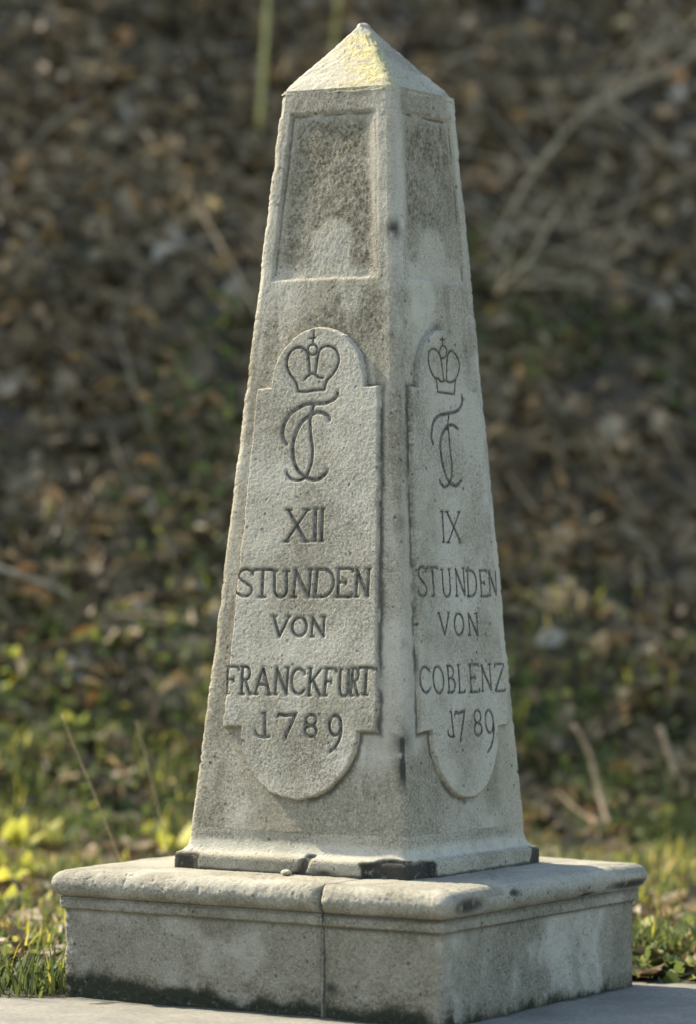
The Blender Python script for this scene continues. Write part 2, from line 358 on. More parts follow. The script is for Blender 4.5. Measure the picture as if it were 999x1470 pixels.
# pyramid cap
tt = np.concatenate([np.linspace(0, .90, 66), .90 + .10 * np.sin(np.linspace(0, math.pi / 2, 18))[1:]]) 
hz = HT * (1 - tt) + .0005
kq = np.clip((tt - .90) / .10, 0, 1); hz = np.where(tt > .90, HT * .10 * np.sqrt(np.clip(1 - kq ** 2.2, 0, 1)) + .0004, hz)
zc = Z2 + (Z3 - Z2) * tt - .010 * np.clip((tt - .9) / .1, 0, 1)
zc = np.concatenate([[Z2 - .004], zc]); hz = np.concatenate([[HT + .0003], hz]); tt = np.concatenate([[0], tt])
axx = TOPX * (1 - tt) - .0070 * tt; axy = TOPY * (1 - tt) - .0040 * tt
P, N, ids, u, s = ring(zc, -hz + axx, hz + axx, -hz + axy, hz + axy, np.minimum(.015, hz * .8), (60, 130, 130, 50))
ck = np.clip(1 - tt / .10, 0, 1)[:, None]
P[..., 2] -= ck * (fbm(s, s * 0 + 2, 26, 4, 88) * .022 - .004)
P += N * (ck * .0012)[..., None]
Zg = P[..., 2]
N2 = N * .75; N2[..., 2] = .66
fade = np.clip(hz / .03, 0, 1)[:, None]
d2 = ((fbm(s, Zg, 9, 4, 81) - .5) * .008 + (fbm(s, Zg, 130, 2, 82) - .5) * .0035) * fade + corner_wear(s, Zg, ids, N, 83) * fade * .8
d2[:2] = np.minimum(d2[:2], 0)
hzg = hz[:, None]
fc = np.where((ids == 1)[None, :], hzg - u, np.where((ids == 5)[None, :], 0, np.where((ids == 2)[None, :], (u + hzg) * 3, 9)))
lich = np.exp(-(fc / .12) ** 2) * sstep(-.1, .12, tt)[:, None] * (1 - sstep(.72, .85, tt))[:, None] * 1.25
lich = np.maximum(lich, np.where((ids == 1)[None, :], .8, 0) * (1 - sstep(.04, .22, tt))[:, None] * np.exp(-((fc - .12) / .07) ** 2))
pale = np.where(((ids == 1) | (ids == 4))[None, :], .45, .1) * (1 - lich)  # sunlit face and its left corner painted paler
face_shade = np.where((ids == 2)[None, :], .5, .0) * sstep(.4, .6, fbm(s, Zg, 12, 4, 85))  # right face, turned from the sun, painted darker in patches
build('capstone', P + N2 * d2[..., None], ids, dict(stain_shade=face_shade, grime_shade=0 * s, pale=pale, moss=0 * s, lichen=np.clip(lich, 0, 1)), STONE, OB)

# ------------------------------------------------------------------ inscriptions
LET_L=[('X', -0.0883, -0.005, 0.9474, 1.0383), ('I', 0.004, 0.0251, 0.9493, 1.0409), ('I', 0.0269, 0.0474, 0.9494, 1.0409), ('S', -0.2434, -0.1836, 0.7873, 0.8656), ('T', -0.1878, -0.1178, 0.7865, 0.8651), ('U', -0.1201, -0.0628, 0.7863, 0.8615), ('N', -0.0532, 0.0146, 0.7872, 0.8673), ('D', 0.0194, 0.0879, 0.7892, 0.8679), ('E', 0.0939, 0.1494, 0.79, 0.8701), ('N', 0.1554, 0.207, 0.7913, 0.8706), ('V', -0.1171, -0.0532, 0.6734, 0.7319), ('O', -0.0471, 0.0056, 0.6762, 0.7293), ('N', 0.0152, 0.0675, 0.6758, 0.7323), ('F', -0.2637, -0.2174, 0.5055, 0.5835), ('R', -0.2125, -0.1713, 0.5058, 0.5846), ('A', -0.165, -0.1021, 0.5068, 0.5833), ('N', -0.0948, -0.045, 0.5085, 0.5847), ('C', -0.0389, 0.0082, 0.5104, 0.5834), ('K', 0.0174, 0.0625, 0.5078, 0.5847), ('F', 0.0685, 0.1103, 0.5091, 0.5858), ('U', 0.1194, 0.1581, 0.5079, 0.5844), ('R', 0.1567, 0.1893, 0.5114, 0.5887), ('T', 0.1844, 0.2347, 0.5149, 0.5911), ('1', -0.1507, -0.1019, 0.3845, 0.4541), ('7', -0.0773, -0.0138, 0.382, 0.4539), ('8', 0.0145, 0.0553, 0.3898, 0.4537), ('9', 0.0956, 0.1402, 0.3492, 0.4551)]
LET_R=[('I', -0.0548, -0.0249, 0.9484, 1.0369), ('X', -0.0229, 0.0721, 0.9472, 1.0363), ('S', -0.2046, -0.1524, 0.7933, 0.8781), ('T', -0.1493, -0.084, 0.794, 0.8755), ('U', -0.0685, -0.0098, 0.7909, 0.8704), ('N', 0.012, 0.0748, 0.793, 0.8731), ('D', 0.0819, 0.1421, 0.7916, 0.8668), ('E', 0.1608, 0.2085, 0.7911, 0.8668), ('N', 0.214, 0.2665, 0.7924, 0.8652), ('V', -0.1004, -0.0292, 0.6813, 0.7444), ('O', -0.0079, 0.0514, 0.68, 0.7425), ('N', 0.0731, 0.1387, 0.6787, 0.7416), ('C', -0.2265, -0.1642, 0.5196, 0.5935), ('O', -0.1506, -0.0854, 0.5158, 0.5928), ('B', -0.0661, -0.0192, 0.5162, 0.5927), ('L', -0.0051, 0.0379, 0.5145, 0.5939), ('E', 0.0652, 0.1273, 0.5138, 0.5932), ('N', 0.1362, 0.2024, 0.5143, 0.5921), ('Z', 0.2192, 0.2806, 0.5121, 0.5914), ('1', -0.0791, -0.0366, 0.3891, 0.4637), ('7', -0.0352, 0.0269, 0.374, 0.4618), ('8', 0.0767, 0.1236, 0.3865, 0.461), ('9', 0.1449, 0.2, 0.3354, 0.4601)]
CROWN_L=[[(-0.0248, 1.5547), (-0.0269, 1.5143)], [(-0.0394, 1.5328), (-0.0188, 1.5352)], [(-0.0105, 1.4998), (-0.0116, 1.4931), (-0.0156, 1.4879), (-0.0216, 1.485), (-0.0285, 1.4852), (-0.035, 1.4883), (-0.0396, 1.4937), (-0.0416, 1.5005), (-0.0405, 1.5071), (-0.0365, 1.5124), (-0.0304, 1.5152), (-0.0235, 1.5151), (-0.0171, 1.5119), (-0.0124, 1.5065), (-0.0105, 1.4998)], [(-0.0322, 1.4335), (-0.0368, 1.47), (-0.0455, 1.4945), (-0.0628, 1.5062), (-0.0818, 1.5074), (-0.1022, 1.4937), (-0.1112, 1.4715), (-0.1078, 1.4471), (-0.093, 1.4245), (-0.0788, 1.4101), (-0.0722, 1.3958), (-0.0689, 1.3803)], [(-0.0689, 1.3803), (-0.0428, 1.3791), (-0.0148, 1.3827), (0.0203, 1.3841)], [(0.0203, 1.3841), (0.0219, 1.3962), (0.0279, 1.4122), (0.0434, 1.426), (0.0584, 1.4479), (0.063, 1.472), (0.053, 1.4963), (0.0336, 1.5081), (0.0148, 1.5093), (-0.0011, 1.4996), (-0.0077, 1.4775), (-0.0108, 1.4533), (-0.0124, 1.4331)], [(-0.0498, 1.4136), (-0.0364, 1.4255), (-0.0226, 1.4313), (-0.012, 1.427), (-0.0007, 1.4188), (0.0134, 1.4185)]]
MONO_L=[[(0.0651, 1.3773), (0.0634, 1.3673), (0.0525, 1.3554), (0.0251, 1.3458), (-0.0077, 1.3442), (-0.0359, 1.3438), (-0.0589, 1.3348), (-0.0885, 1.317), (-0.108, 1.2889), (-0.1133, 1.2607), (-0.1071, 1.2383), (-0.097, 1.2281)], [(-0.0121, 1.3402), (-0.0198, 1.3121), (-0.0217, 1.2839), (-0.0154, 1.2435), (-0.0087, 1.2112), (-0.009, 1.179), (-0.0166, 1.1509), (-0.0272, 1.1329), (-0.0501, 1.1229), (-0.0739, 1.127), (-0.0889, 1.1392), (-0.0919, 1.1493)], [(0.0423, 1.2952), (0.0393, 1.3053), (0.0223, 1.3156), (0.0033, 1.3191), (-0.0198, 1.3121), (-0.0469, 1.2943), (-0.0641, 1.2682), (-0.0741, 1.24), (-0.0756, 1.2118), (-0.0705, 1.1835), (-0.0569, 1.1552), (-0.0368, 1.1369), (-0.0127, 1.1268), (0.0109, 1.1247), (0.0335, 1.1366), (0.0443, 1.1506)]]
CROWN_R=[[(0.0227, 1.5447), (0.0196, 1.5189)], [(0.0083, 1.5366), (0.0344, 1.5362)], [(0.0439, 1.5018), (0.0409, 1.4937), (0.0342, 1.4869), (0.0253, 1.4829), (0.0159, 1.4825), (0.0079, 1.4856), (0.0028, 1.4917), (0.0017, 1.4996), (0.0047, 1.5077), (0.0113, 1.5144), (0.0202, 1.5184), (0.0296, 1.5189), (0.0376, 1.5158), (0.0428, 1.5097), (0.0439, 1.5018)], [(0.0169, 1.4198), (0.0114, 1.4488), (0.0051, 1.4778), (-0.0074, 1.4991), (-0.0324, 1.508), (-0.0555, 1.5002), (-0.0681, 1.4814), (-0.0662, 1.4597), (-0.0521, 1.4349), (-0.0316, 1.4194), (-0.0261, 1.4032), (-0.0262, 1.3832)], [(-0.0262, 1.3832), (0.0199, 1.3815), (0.0741, 1.3808)], [(0.0741, 1.3808), (0.0787, 1.4005), (0.0847, 1.4192), (0.1069, 1.446), (0.1153, 1.4723), (0.1012, 1.4937), (0.0762, 1.5072), (0.0566, 1.5006), (0.0428, 1.4797), (0.037, 1.4501), (0.032, 1.4205)], [(-0.0313, 1.422), (-0.0165, 1.4219), (-0.0025, 1.4134), (0.0165, 1.4161), (0.028, 1.4185), (0.0389, 1.4153), (0.0614, 1.4145), (0.0814, 1.4235)]]
MONO_R=[[(0.118, 1.3801), (0.1196, 1.3617), (0.1059, 1.3427), (0.0739, 1.3286), (0.0202, 1.3211), (-0.0217, 1.3141), (-0.0572, 1.2964), (-0.0709, 1.2741), (-0.0776, 1.2485), (-0.0691, 1.227)], [(0.0336, 1.3198), (0.0249, 1.2847), (0.0275, 1.2555), (0.0298, 1.2117), (0.0345, 1.1752), (0.031, 1.1459), (0.0193, 1.1237), (0.003, 1.1124), (-0.0199, 1.1083), (-0.0375, 1.117), (-0.0435, 1.1296)], [(0.0866, 1.2765), (0.0688, 1.2862), (0.0428, 1.2897), (0.0155, 1.2807), (-0.0134, 1.2578), (-0.0266, 1.2283), (-0.0249, 1.1919), (-0.0139, 1.1594), (0.0018, 1.1343), (0.0189, 1.12), (0.0443, 1.1125), (0.0676, 1.1174), (0.0883, 1.1325)]]
BRANCH=[[(-2.239, 7.088, 3.462), (-2.326, 6.945, 3.316), (-2.464, 6.91, 3.264), (-2.602, 6.876, 3.198), (-2.763, 6.851, 3.141), (-2.869, 6.905, 3.067), (-2.961, 6.807, 2.892), (-3.053, 6.771, 2.765), (-3.1, 6.681, 2.603), (-3.135, 6.599, 2.442), (-3.161, 6.591, 2.315)], [(-2.623, 7.972, 3.777), (-2.76, 8.124, 3.747), (-2.902, 8.249, 3.713), (-2.997, 8.205, 3.638), (-3.084, 8.143, 3.56)], [(-3.052, 7.903, 3.828), (-2.891, 7.914, 3.744), (-2.808, 7.948, 3.727), (-2.723, 7.891, 3.647)], [(-2.668, 6.664, 3.115), (-2.913, 6.803, 3.137), (-3.143, 6.905, 3.118)], [(-3.181, 6.92, 2.87), (-3.282, 6.896, 2.787), (-3.37, 6.835, 2.648)], [(-3.352, 6.73, 2.56), (-3.132, 6.802, 2.614), (-2.861, 6.835, 2.592)], [(-2.801, 6.626, 2.614), (-2.85, 6.601, 2.502), (-2.907, 6.503, 2.342), (-3.002, 6.474, 2.259), (-3.104, 6.487, 2.201)], [(-2.869, 6.909, 2.755), (-2.854, 6.99, 2.647), (-2.826, 6.985, 2.489), (-2.804, 6.977, 2.316)], [(-2.485, 6.839, 2.437), (-2.61, 6.778, 2.366), (-2.711, 6.731, 2.289), (-2.894, 6.628, 2.253), (-3.094, 6.469, 2.178)], [(-3.77, 7.11, 3.389), (-3.613, 7.039, 3.458), (-3.583, 7.289, 3.531), (-3.684, 7.822, 3.528)]]
P_sap1=[(-4.448, 6.581, 4.087), (-4.366, 6.428, 3.736), (-4.319, 6.324, 3.436), (-4.314, 6.287, 3.184), (-4.335, 6.303, 2.993)]
P_sap2=[(-4.312, 7.08, 4.151), (-4.288, 7.009, 3.883), (-4.305, 7.006, 3.665), (-4.332, 6.997, 3.446)]
P_stick1=[(-1.295, 4.704, 0.191), (-1.25, 4.715, 0.059), (-1.194, 4.709, -0.073)]
P_stick2=[(-1.357, 4.027, 0.222), (-1.32, 4.097, 0.098), (-1.28, 4.116, -0.074), (-1.137, 3.978, -0.259)]
P_twig=[(-2.172, 4.852, 0.569), (-2.029, 4.978, 0.576), (-1.899, 5.096, 0.592)]
P_log=[(-3.829, 3.388, 0.845), (-3.729, 3.455, 0.808), (-3.643, 3.515, 0.772), (-3.531, 3.566, 0.72)]
P_st1=[(-1.446, 0.529, 0.382), (-1.403, 0.556, 0.257), (-1.354, 0.587, 0.121), (-1.309, 0.616, -0.011), (-1.266, 0.643, -0.156), (-1.226, 0.67, -0.379)]
P_st2=[(-1.515, 1.07, 0.338), (-1.487, 1.089, 0.208), (-1.45, 1.113, 0.03), (-1.405, 1.143, -0.2), (-1.38, 1.161, -0.409)]

def arc(cx, cy, rx, ry, a0, a1, n=12):
    return [(cx + rx * math.cos(math.radians(a0 + (a1 - a0) * i / n)), cy + ry * math.sin(math.radians(a0 + (a1 - a0) * i / n))) for i in range(n + 1)]
T_, t_ = 1.0, .62
GLY = {
 'I': [([(.5, 0), (.5, 1)], T_), ([(.2, 1), (.8, 1)], t_), ([(.2, 0), (.8, 0)], t_)],
 'X': [([(.12, 1), (.88, 0)], T_), ([(.9, 1), (.1, 0)], t_), ([(0, 1), (.25, 1)], t_), ([(0, 0), (.22, 0)], t_), ([(.78, 0), (1, 0)], t_), ([(.78, 1), (1, 1)], t_)],
 'S': [([(.95, .80), (.93, .93)] + arc(.55, .76, .40, .24, 60, 200, 8) + [(.32, .58), (.62, .46)] + arc(.5, .24, .42, .24, 30, -120, 8) + [(.08, .10), (.03, .22)], .85)],
 'T': [([(.5, 0), (.5, 1)], T_), ([(0, .93), (.04, 1), (.96, 1), (1, .92)], .75), ([(.32, 0), (.68, 0)], t_)],
 'U': [([(.14, 1), (.14, .3)] + arc(.5, .28, .36, .28, 180, 360, 10) + [(.86, 1)], .85), ([(0, 1), (.28, 1)], t_), ([(.72, 1), (1, 1)], t_)],
 'N': [([(.14, 0), (.14, 1)], .7), ([(.10, 1), (.88, .0)], T_), ([(.88, 0), (.88, 1)], .75), ([(0, 0), (.27, 0)], t_), ([(.74, 1), (1, 1)], t_)],
 'D': [([(.12, 0), (.12, 1)], T_), ([(0, 1), (.45, 1)] + arc(.45, .5, .53, .5, 90, -90, 12) + [(0, 0)], .8)],
 'E': [([(.14, 0), (.14, 1)], T_), ([(0, 1), (.92, 1), (.97, .90)], .7), ([(0, 0), (.95, 0), (1, .12)], .7), ([(.14, .52), (.6, .52)], .7), ([(.6, .44), (.6, .60)], t_)],
 'V': [([(.1, 1), (.5, 0)], T_), ([(.5, 0), (.92, 1)], .7), ([(0, 1), (.24, 1)], t_), ([(.8, 1), (1, 1)], t_)],
 'O': [(arc(.5, .5, .46, .5, 90, 450, 20), .85)],
 'F': [([(.2, 0), (.2, 1)], T_), ([(0, 1), (.94, 1), (1, .88)], .75), ([(.2, .52), (.66, .52)], .7), ([(.66, .44), (.66, .60)], t_), ([(0, 0), (.4, 0)], t_)],
 'R': [([(.2, 0), (.2, 1)], T_), ([(0, 1), (.5, 1)] + arc(.52, .76, .32, .24, 90, -90, 8) + [(.2, .52)], .75), ([(.45, .52), (.9, 0), (1, .02)], .9), ([(0, 0), (.4, 0)], t_)],
 'A': [([(.1, 0), (.5, 1)], .7), ([(.5, 1), (.88, 0)], T_), ([(.26, .36), (.74, .36)], t_), ([(0, 0), (.24, 0)], t_), ([(.76, 0), (1, 0)], t_)],
 'C': [([(.97, .78), (.95, .9)] + arc(.55, .5, .5, .5, 55, 305, 16) + [(1, .2)], .85)],
 'K': [([(.15, 0), (.15, 1)], T_), ([(.92, 1), (.18, .45)], .7), ([(.36, .58), (1, 0)], .95), ([(0, 1), (.3, 1)], t_), ([(0, 0), (.3, 0)], t_)],
 'B': [([(.16, 0), (.16, 1)], .9), ([(0, 1), (.45, 1)] + arc(.48, .77, .34, .23, 90, -90, 8) + [(.2, .54)], .75), ([(.2, .54), (.5, .54)] + arc(.52, .27, .42, .27, 90, -90, 8) + [(0, 0)], .8)],
 'L': [([(.22, 0), (.22, 1)], .9), ([(0, 1), (.44, 1)], t_), ([(0, 0), (.94, 0), (1, .12)], .7)],
 'Z': [([(.04, .88), (.06, 1), (1, 1)], .7), ([(1, 1), (.04, 0)], .95), ([(.04, 0), (.98, 0), (1, .12)], .75)],
 '1': [([(.62, 1), (.66, .5), (.70, .02)], T_), ([(.35, .97), (.62, 1)], t_), ([(1, .03), (.7, 0), (.3, .02), (.05, .10), (0, .28)], .7)],
 '7': [([(0, .86), (.08, .98), (.4, .92), (.98, 1)], 1.0), ([(.98, 1), (.7, .5), (.52, .2), (.45, 0)], .95)],
 '8': [(arc(.5, .75, .42, .25, -90, 270, 14), .75), (arc(.5, .26, .48, .25, 90, 450, 14), .85)],
 '9': [(arc(.48, .72, .44, .27, 0, 360, 14), .85), ([(.92, .72), (.94, .55), (.80, .32), (.50, .12), (.10, 0)], .9)],
}
def smooth_line(pts, step=.004):
    pts = np.array(pts); seg = np.hypot(*np.diff(pts, axis=0).T); L = np.concatenate([[0], np.cumsum(seg)])
    if L[-1] < 1e-6: return pts
    n = max(2, int(L[-1] / step) + 1); q = np.linspace(0, L[-1], n)
    return np.stack([np.interp(q, L, pts[:, 0]), np.interp(q, L, pts[:, 1])], 1)
def catmull(pts):
    p = [np.array(a) for a in pts]; p = [2 * p[0] - p[1]] + p + [2 * p[-1] - p[-2]]; out = []
    for i in range(1, len(p) - 2):
        for k in range(6):
            t = k / 6; a, b, c, d = p[i - 1:i + 3]
            out.append(.5 * ((2 * b) + (-a + c) * t + (2 * a - 5 * b + 4 * c - d) * t * t + (-a + 3 * b - 3 * c + d) * t ** 3))
    return out + [p[-2]]
CT = .016                                                              # how far the cartouche stands proud
def to_world(face, uu, vv, n):
    kk = math.atan((HB - HT) / (Z2 - Z1)); cn, sn = math.cos(kk), math.sin(kk)
    hh = hw(vv)
    if face == 'L': return np.stack([uu + ox(vv), -hh + oy(vv) - n * cn, vv + n * sn], -1)
    return np.stack([hh + ox(vv) + n * cn, uu + oy(vv), vv + n * sn], -1)
def make_cartouche(face, letters, crown, mono, seed):
    step = .0023; us = np.arange(-.275, .275, step); vs_ = np.arange(.19, 1.585, step)
    U_, V_ = np.meshgrid(us, vs_); D = cart_sdf(U_, V_, seed)
    du = .005 if face == 'L' else -.026
    letters = [(c, a + du, b_ + du, v0, v1) for c, a, b_, v0, v1 in letters]
    crown, mono = [[[(a + du, v0) for a, v0 in l] for l in grp] for grp in (crown, mono)]
    strokes = []                                                       # (object name, [(pts, width)])
    rs = random.Random(seed)
    for (c, u0, u1, v0, v1) in letters:
        g = []
        for pts, wd in GLY[c]:
            sl_ = rs.uniform(-.004, .004)
            g.append((smooth_line([(u0 + (u1 - u0) * a + sl_ * (b_ - .5), v0 + (v1 - v0) * b_) for a, b_ in pts]), wd * .0034))
        strokes.append(('numeral' if c in '1789' else 'letter', g))
    strokes.append(('crown_emblem', [(smooth_line(catmull(p) if len(p) > 2 else p), .0016 if i in (0, 1, 2) else .0023) for i, p in enumerate(crown)]))
    strokes.append(('monogram', [(smooth_line(catmull(p)), .0040 if i != 1 else .0030) for i, p in enumerate(mono)]))
    wear = surf_noise(U_ + 3 * seed, V_, seed) * .6 + (fbm(U_, V_, 190, 2, seed + 2) - .5) * .0008
    top = sstep(.0015, -.006, D + (fbm(U_, V_, 60, 3, seed + 9) - .5) * .003)
    Hh = -.006 + (CT + .006) * top + wear
    base = np.full_like(Hh, 0.)
    for nm, g in strokes:
        for pts, wd in g:
            i0 = max(0, int((pts[:, 0].min() - .02 - us[0]) / step)); i1 = int((pts[:, 0].max() + .02 - us[0]) / step) + 1
            j0 = max(0, int((pts[:, 1].min() - .02 - vs_[0]) / step)); j1 = int((pts[:, 1].max() + .02 - vs_[0]) / step) + 1
            uu = U_[j0:j1, i0:i1]; vv = V_[j0:j1, i0:i1]
            if uu.size == 0: continue
            dm = np.full(uu.shape, 9.)
            for p in pts: dm = np.minimum(dm, (uu - p[0]) ** 2 + (vv - p[1]) ** 2)
            base[j0:j1, i0:i1] = np.maximum(base[j0:j1, i0:i1], np.clip(1.25 - np.sqrt(dm) / (wd + .0028), 0, 1) * .0055)
    Hh = Hh - base
    Wp = to_world(face, U_, V_, Hh)
    F = grid_faces(len(vs_), len(us)); keep = (D.ravel()[F].min(1) < .004); F = F[keep]
    if face == 'L' or True: pass
    used = np.unique(F); remap = -np.ones(U_.size, dtype=int); remap[used] = np.arange(len(used)); F = remap[F]
    big = fbm(U_, V_, 6, 5, seed + 4)
    stain_shade = sstep(.5, .72, big) * .5 * sstep(1.6, 1.2, V_) + sstep(1.35, 1.5, V_) * sstep(.4, .6, big) * .25
    edge_shade = sstep(-.0045, .0, D) * np.where(U_ > .1 if face == 'L' else U_ < -.1, .75, .15) * sstep(.35, .55, fbm(U_, V_, 30, 3, seed + 6)) * (V_ < 1.42)  # painted shadow edge on the side away from the sun
    at = {k: np.broadcast_to(v, U_.shape).ravel()[used] for k, v in dict(stain_shade=stain_shade, grime_shade=edge_shade, pale=np.clip(sstep(.55, .35, big), 0, 1) * .35, moss=0., lichen=0.).items()}
    co_ = link('cartouche', mesh_data('cartouche', Wp.reshape(-1, 3)[used], F, PANEL, at), OB)
    # dark strips lining each carved groove
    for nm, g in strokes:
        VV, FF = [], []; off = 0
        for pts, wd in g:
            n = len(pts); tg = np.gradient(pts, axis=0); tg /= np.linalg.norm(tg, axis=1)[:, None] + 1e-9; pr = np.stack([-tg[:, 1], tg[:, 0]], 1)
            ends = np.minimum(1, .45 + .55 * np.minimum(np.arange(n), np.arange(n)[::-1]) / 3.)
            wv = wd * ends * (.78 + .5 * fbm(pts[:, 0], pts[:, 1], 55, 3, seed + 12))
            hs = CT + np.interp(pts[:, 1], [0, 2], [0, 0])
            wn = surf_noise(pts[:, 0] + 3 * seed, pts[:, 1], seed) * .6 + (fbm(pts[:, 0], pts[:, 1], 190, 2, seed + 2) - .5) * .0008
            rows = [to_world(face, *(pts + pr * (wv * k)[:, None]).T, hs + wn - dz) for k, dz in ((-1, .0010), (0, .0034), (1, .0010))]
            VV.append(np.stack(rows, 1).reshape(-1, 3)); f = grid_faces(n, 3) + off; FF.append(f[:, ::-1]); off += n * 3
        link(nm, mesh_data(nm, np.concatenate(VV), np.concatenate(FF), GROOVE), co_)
    return co_
make_cartouche('L', LET_L, CROWN_L, MONO_L, 13)
make_cartouche('R', LET_R, CROWN_R, MONO_R, 29)

# ------------------------------------------------------------------ the pedestal: two great blocks with a joint
BX0, BX1, BY0, BY1, JX = -.633, .614, -.598, .579, .2410
PED = empty('pedestal', (0, 0, -.385), 'low square stone pedestal of two joined blocks with rounded rim, under the obelisk', 'pedestal')
def ped_profile():
    pr = [(-.5, .001), (-.30, .0015), (-.2, .0012), (-.12, .001), (-.06, .0), (-.03, -.0005), (-.012, -.002)]
    for a in np.linspace(88, -78, 26): pr.append((-.002 + .038 * math.cos(math.radians(a)), -.041 + .039 * math.sin(math.radians(a))))
    pr += [(.0125, -.0800), (.0120, -.0815)]
    n_m = len(pr)
    pr += [(.0118, z) for z in np.linspace(-.084, -.110, 10)] + [(.010, -.1125), (.004, -.1145), (.001, -.117)]
    n_f = len(pr)
    pr += [(.0004, z) for z in np.linspace(-.120, -.388, 100)]
    return np.array(pr), n_m, n_f
def ped_block(x0, x1, jl, jr, seed):
    """jl / jr: that end is a plain joint face"""
    pr, n_m, n_f = ped_profile(); o = pr[:, 0]; z = pr[:, 1]
    sh_ = np.where(o < -.05, 1, 0)
    mid = .5 * (x0 + x1); my = .5 * (BY0 + BY1)
    ins = np.clip(-o / .5, 0, 1)                                       # 0 at the rim, 1 at the middle of the top
    k = np.where(o < 0, 1 - ins, 1)
    oo = np.maximum(o, 0)
    xm = mid + (x0 - mid) * k - (0 if jl else 1) * oo; xx = mid + (x1 - mid) * k + (0 if jr else 1) * oo
    ym = my + (BY0 - my) * k - oo; yx = my + (BY1 - my) * k + oo
    rad = np.where(o < -.4, .001, np.where(z > -.0815, .014 + .016 * np.clip(oo / .036, 0, 1), .008))
    L = lambda d: int(max(30, d / .0042))
    P, N, ids, u, s = ring(z, xm, xx, ym, yx, rad, (40, L(x1 - x0), 40 if jr else L(BY1 - BY0), 40), 7)
    Zg = P[..., 2]; topw = np.clip((o + .03) / .03, 0, 1)[:, None]
    pil = (fbm(s, Zg, 5, 4, seed) - .5) * .010 + (fbm(s, Zg, 40, 3, seed + 1) - .5) * .004 + (fbm(s, Zg, 140, 2, seed + 2) - .5) * .0022 - np.maximum(0, fbm(s, Zg * 1.3, 75, 2, seed + 5) - .66) * .016
    P = P + N * (pil * topw)[..., None] + N * (corner_wear(s, Zg, ids, N, seed + 3) * .9 * topw)[..., None]
    P[..., 2] += ((fbm(P[..., 0], P[..., 1], 7, 4, 91) - .5) * .007 - np.maximum(0, fbm(P[..., 0], P[..., 1], 60, 2, 92) - .64) * .014) * (Zg > -.02)
    if jl: P[..., 0] = np.maximum(P[..., 0], x0 + np.maximum(0, fbm(P[..., 1], Zg, 26, 3, seed) - .45) * .016)
    if jr: P[..., 0] = np.minimum(P[..., 0], x1 - np.maximum(0, fbm(P[..., 1], Zg, 26, 3, seed) - .45) * .016)
    isF = (ids == 1)[None, :]; isR = (ids == 2)[None, :]; isC = (ids == 5)[None, :]
    Xw, Yw = P[..., 0], P[..., 1]
    jagg = (fbm(Xw + Yw * 2, Zg, 16, 4, 95) - .5)
    # moss creeping up from the paving, deeper along the shaded front face
    mh = .8 * np.where(isF | (ids == 4)[None, :], np.interp(Xw, [-.64, -.45, -.2, .1, .3, .5, .62], [.085, .075, .060, .045, .060, .045, .015]), .018)
    moss = 1 - sstep(-.018, .014, Zg + .370 - mh + jagg * .06)
    grime_shade = np.zeros_like(Zg)
    jd = np.abs(Xw - JX); grime_shade = np.maximum(grime_shade, np.where(isF, np.exp(-(jd / .013) ** 2), 0) * (Zg < -.08) * (.45 + 1.2 * (jagg + .1)))
    grime_shade = np.maximum(grime_shade, np.where(isF, np.exp(-((Xw - JX - .02) / .025) ** 2 - ((Zg + .285) / .02) ** 2), 0))
    # dark bands under rim and fillet, strongest on the corner block
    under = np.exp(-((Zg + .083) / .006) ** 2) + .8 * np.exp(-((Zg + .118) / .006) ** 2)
    grime_shade = np.maximum(grime_shade, under * np.where(isF, np.where(Xw > JX, .8, .45), .45))
    # chipped places on the rim of the right face
    def chip(yc, zc_, ry, rz): return np.where(isR | isC, np.exp(-(((Yw - yc) / ry) ** 2 + ((Zg - zc_) / rz) ** 2) ** 2), 0)
    cp = chip(-.50, -.045, .085, .022) + chip(-.24, -.030, .03, .012) + chip(.50, -.060, .14, .013) + chip(.22, -.070, .05, .006)
    cp = np.clip(cp * sstep(.25, .5, fbm(Yw, Zg, 22, 4, 97) + .12), 0, 1)
    if not jr: P[..., 0] -= cp * .008; grime_shade = np.maximum(grime_shade, cp)
    topdirt_shade = (Zg > -.03) * sstep(.44, .62, fbm(Xw, Yw, 9, 5, 98)) * .75
    ring_d = np.maximum(np.abs(Xw), np.abs(Yw)) - PA
    topdirt_shade = np.maximum(topdirt_shade, (Zg > -.01) * np.exp(-(np.maximum(ring_d, 0) / .018) ** 2) * .9)  # painted shade ring round the plinth foot, over mottled soiling
    stain_shade = sstep(.46, .66, fbm(s, Zg * .6, 5, 5, seed + 7)) * .65 * (Zg < -.08) + topdirt_shade
    stain_shade = np.maximum(stain_shade, np.where(isF, .42, .15) * (Zg < -.115))  # front face lies in shade, painted darker than the others
    stain_shade = np.maximum(stain_shade, 1 - sstep(.0, .07, Zg + .370 - mh + jagg * .08))
    stain_shade = np.maximum(stain_shade, .5 * sstep(.40, .6, fbm(s, Zg, 14, 4, seed + 17)) * (1 - sstep(-.055, -.035, Zg)))
    pale = sstep(.5, .3, fbm(s, Zg, 5, 4, seed + 9)) * np.where(isR, .5, .35) * (Zg < -.115) + sstep(-.05, -.02, Zg) * .22  # random pale blotches, plus the sunlit rim top painted paler
    A = dict(stain_shade=np.clip(stain_shade, 0, 1), grime_shade=np.clip(grime_shade, 0, 1), pale=np.clip(pale, 0, 1), moss=np.clip(moss, 0, 1), lichen=0 * Zg)
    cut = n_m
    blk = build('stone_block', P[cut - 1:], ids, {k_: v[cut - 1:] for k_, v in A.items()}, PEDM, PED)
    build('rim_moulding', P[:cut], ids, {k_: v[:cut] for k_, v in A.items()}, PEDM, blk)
    return blk
ped_block(BX0, JX - .001, False, True, 101)
ped_block(JX + .001, BX1, True, False, 131)
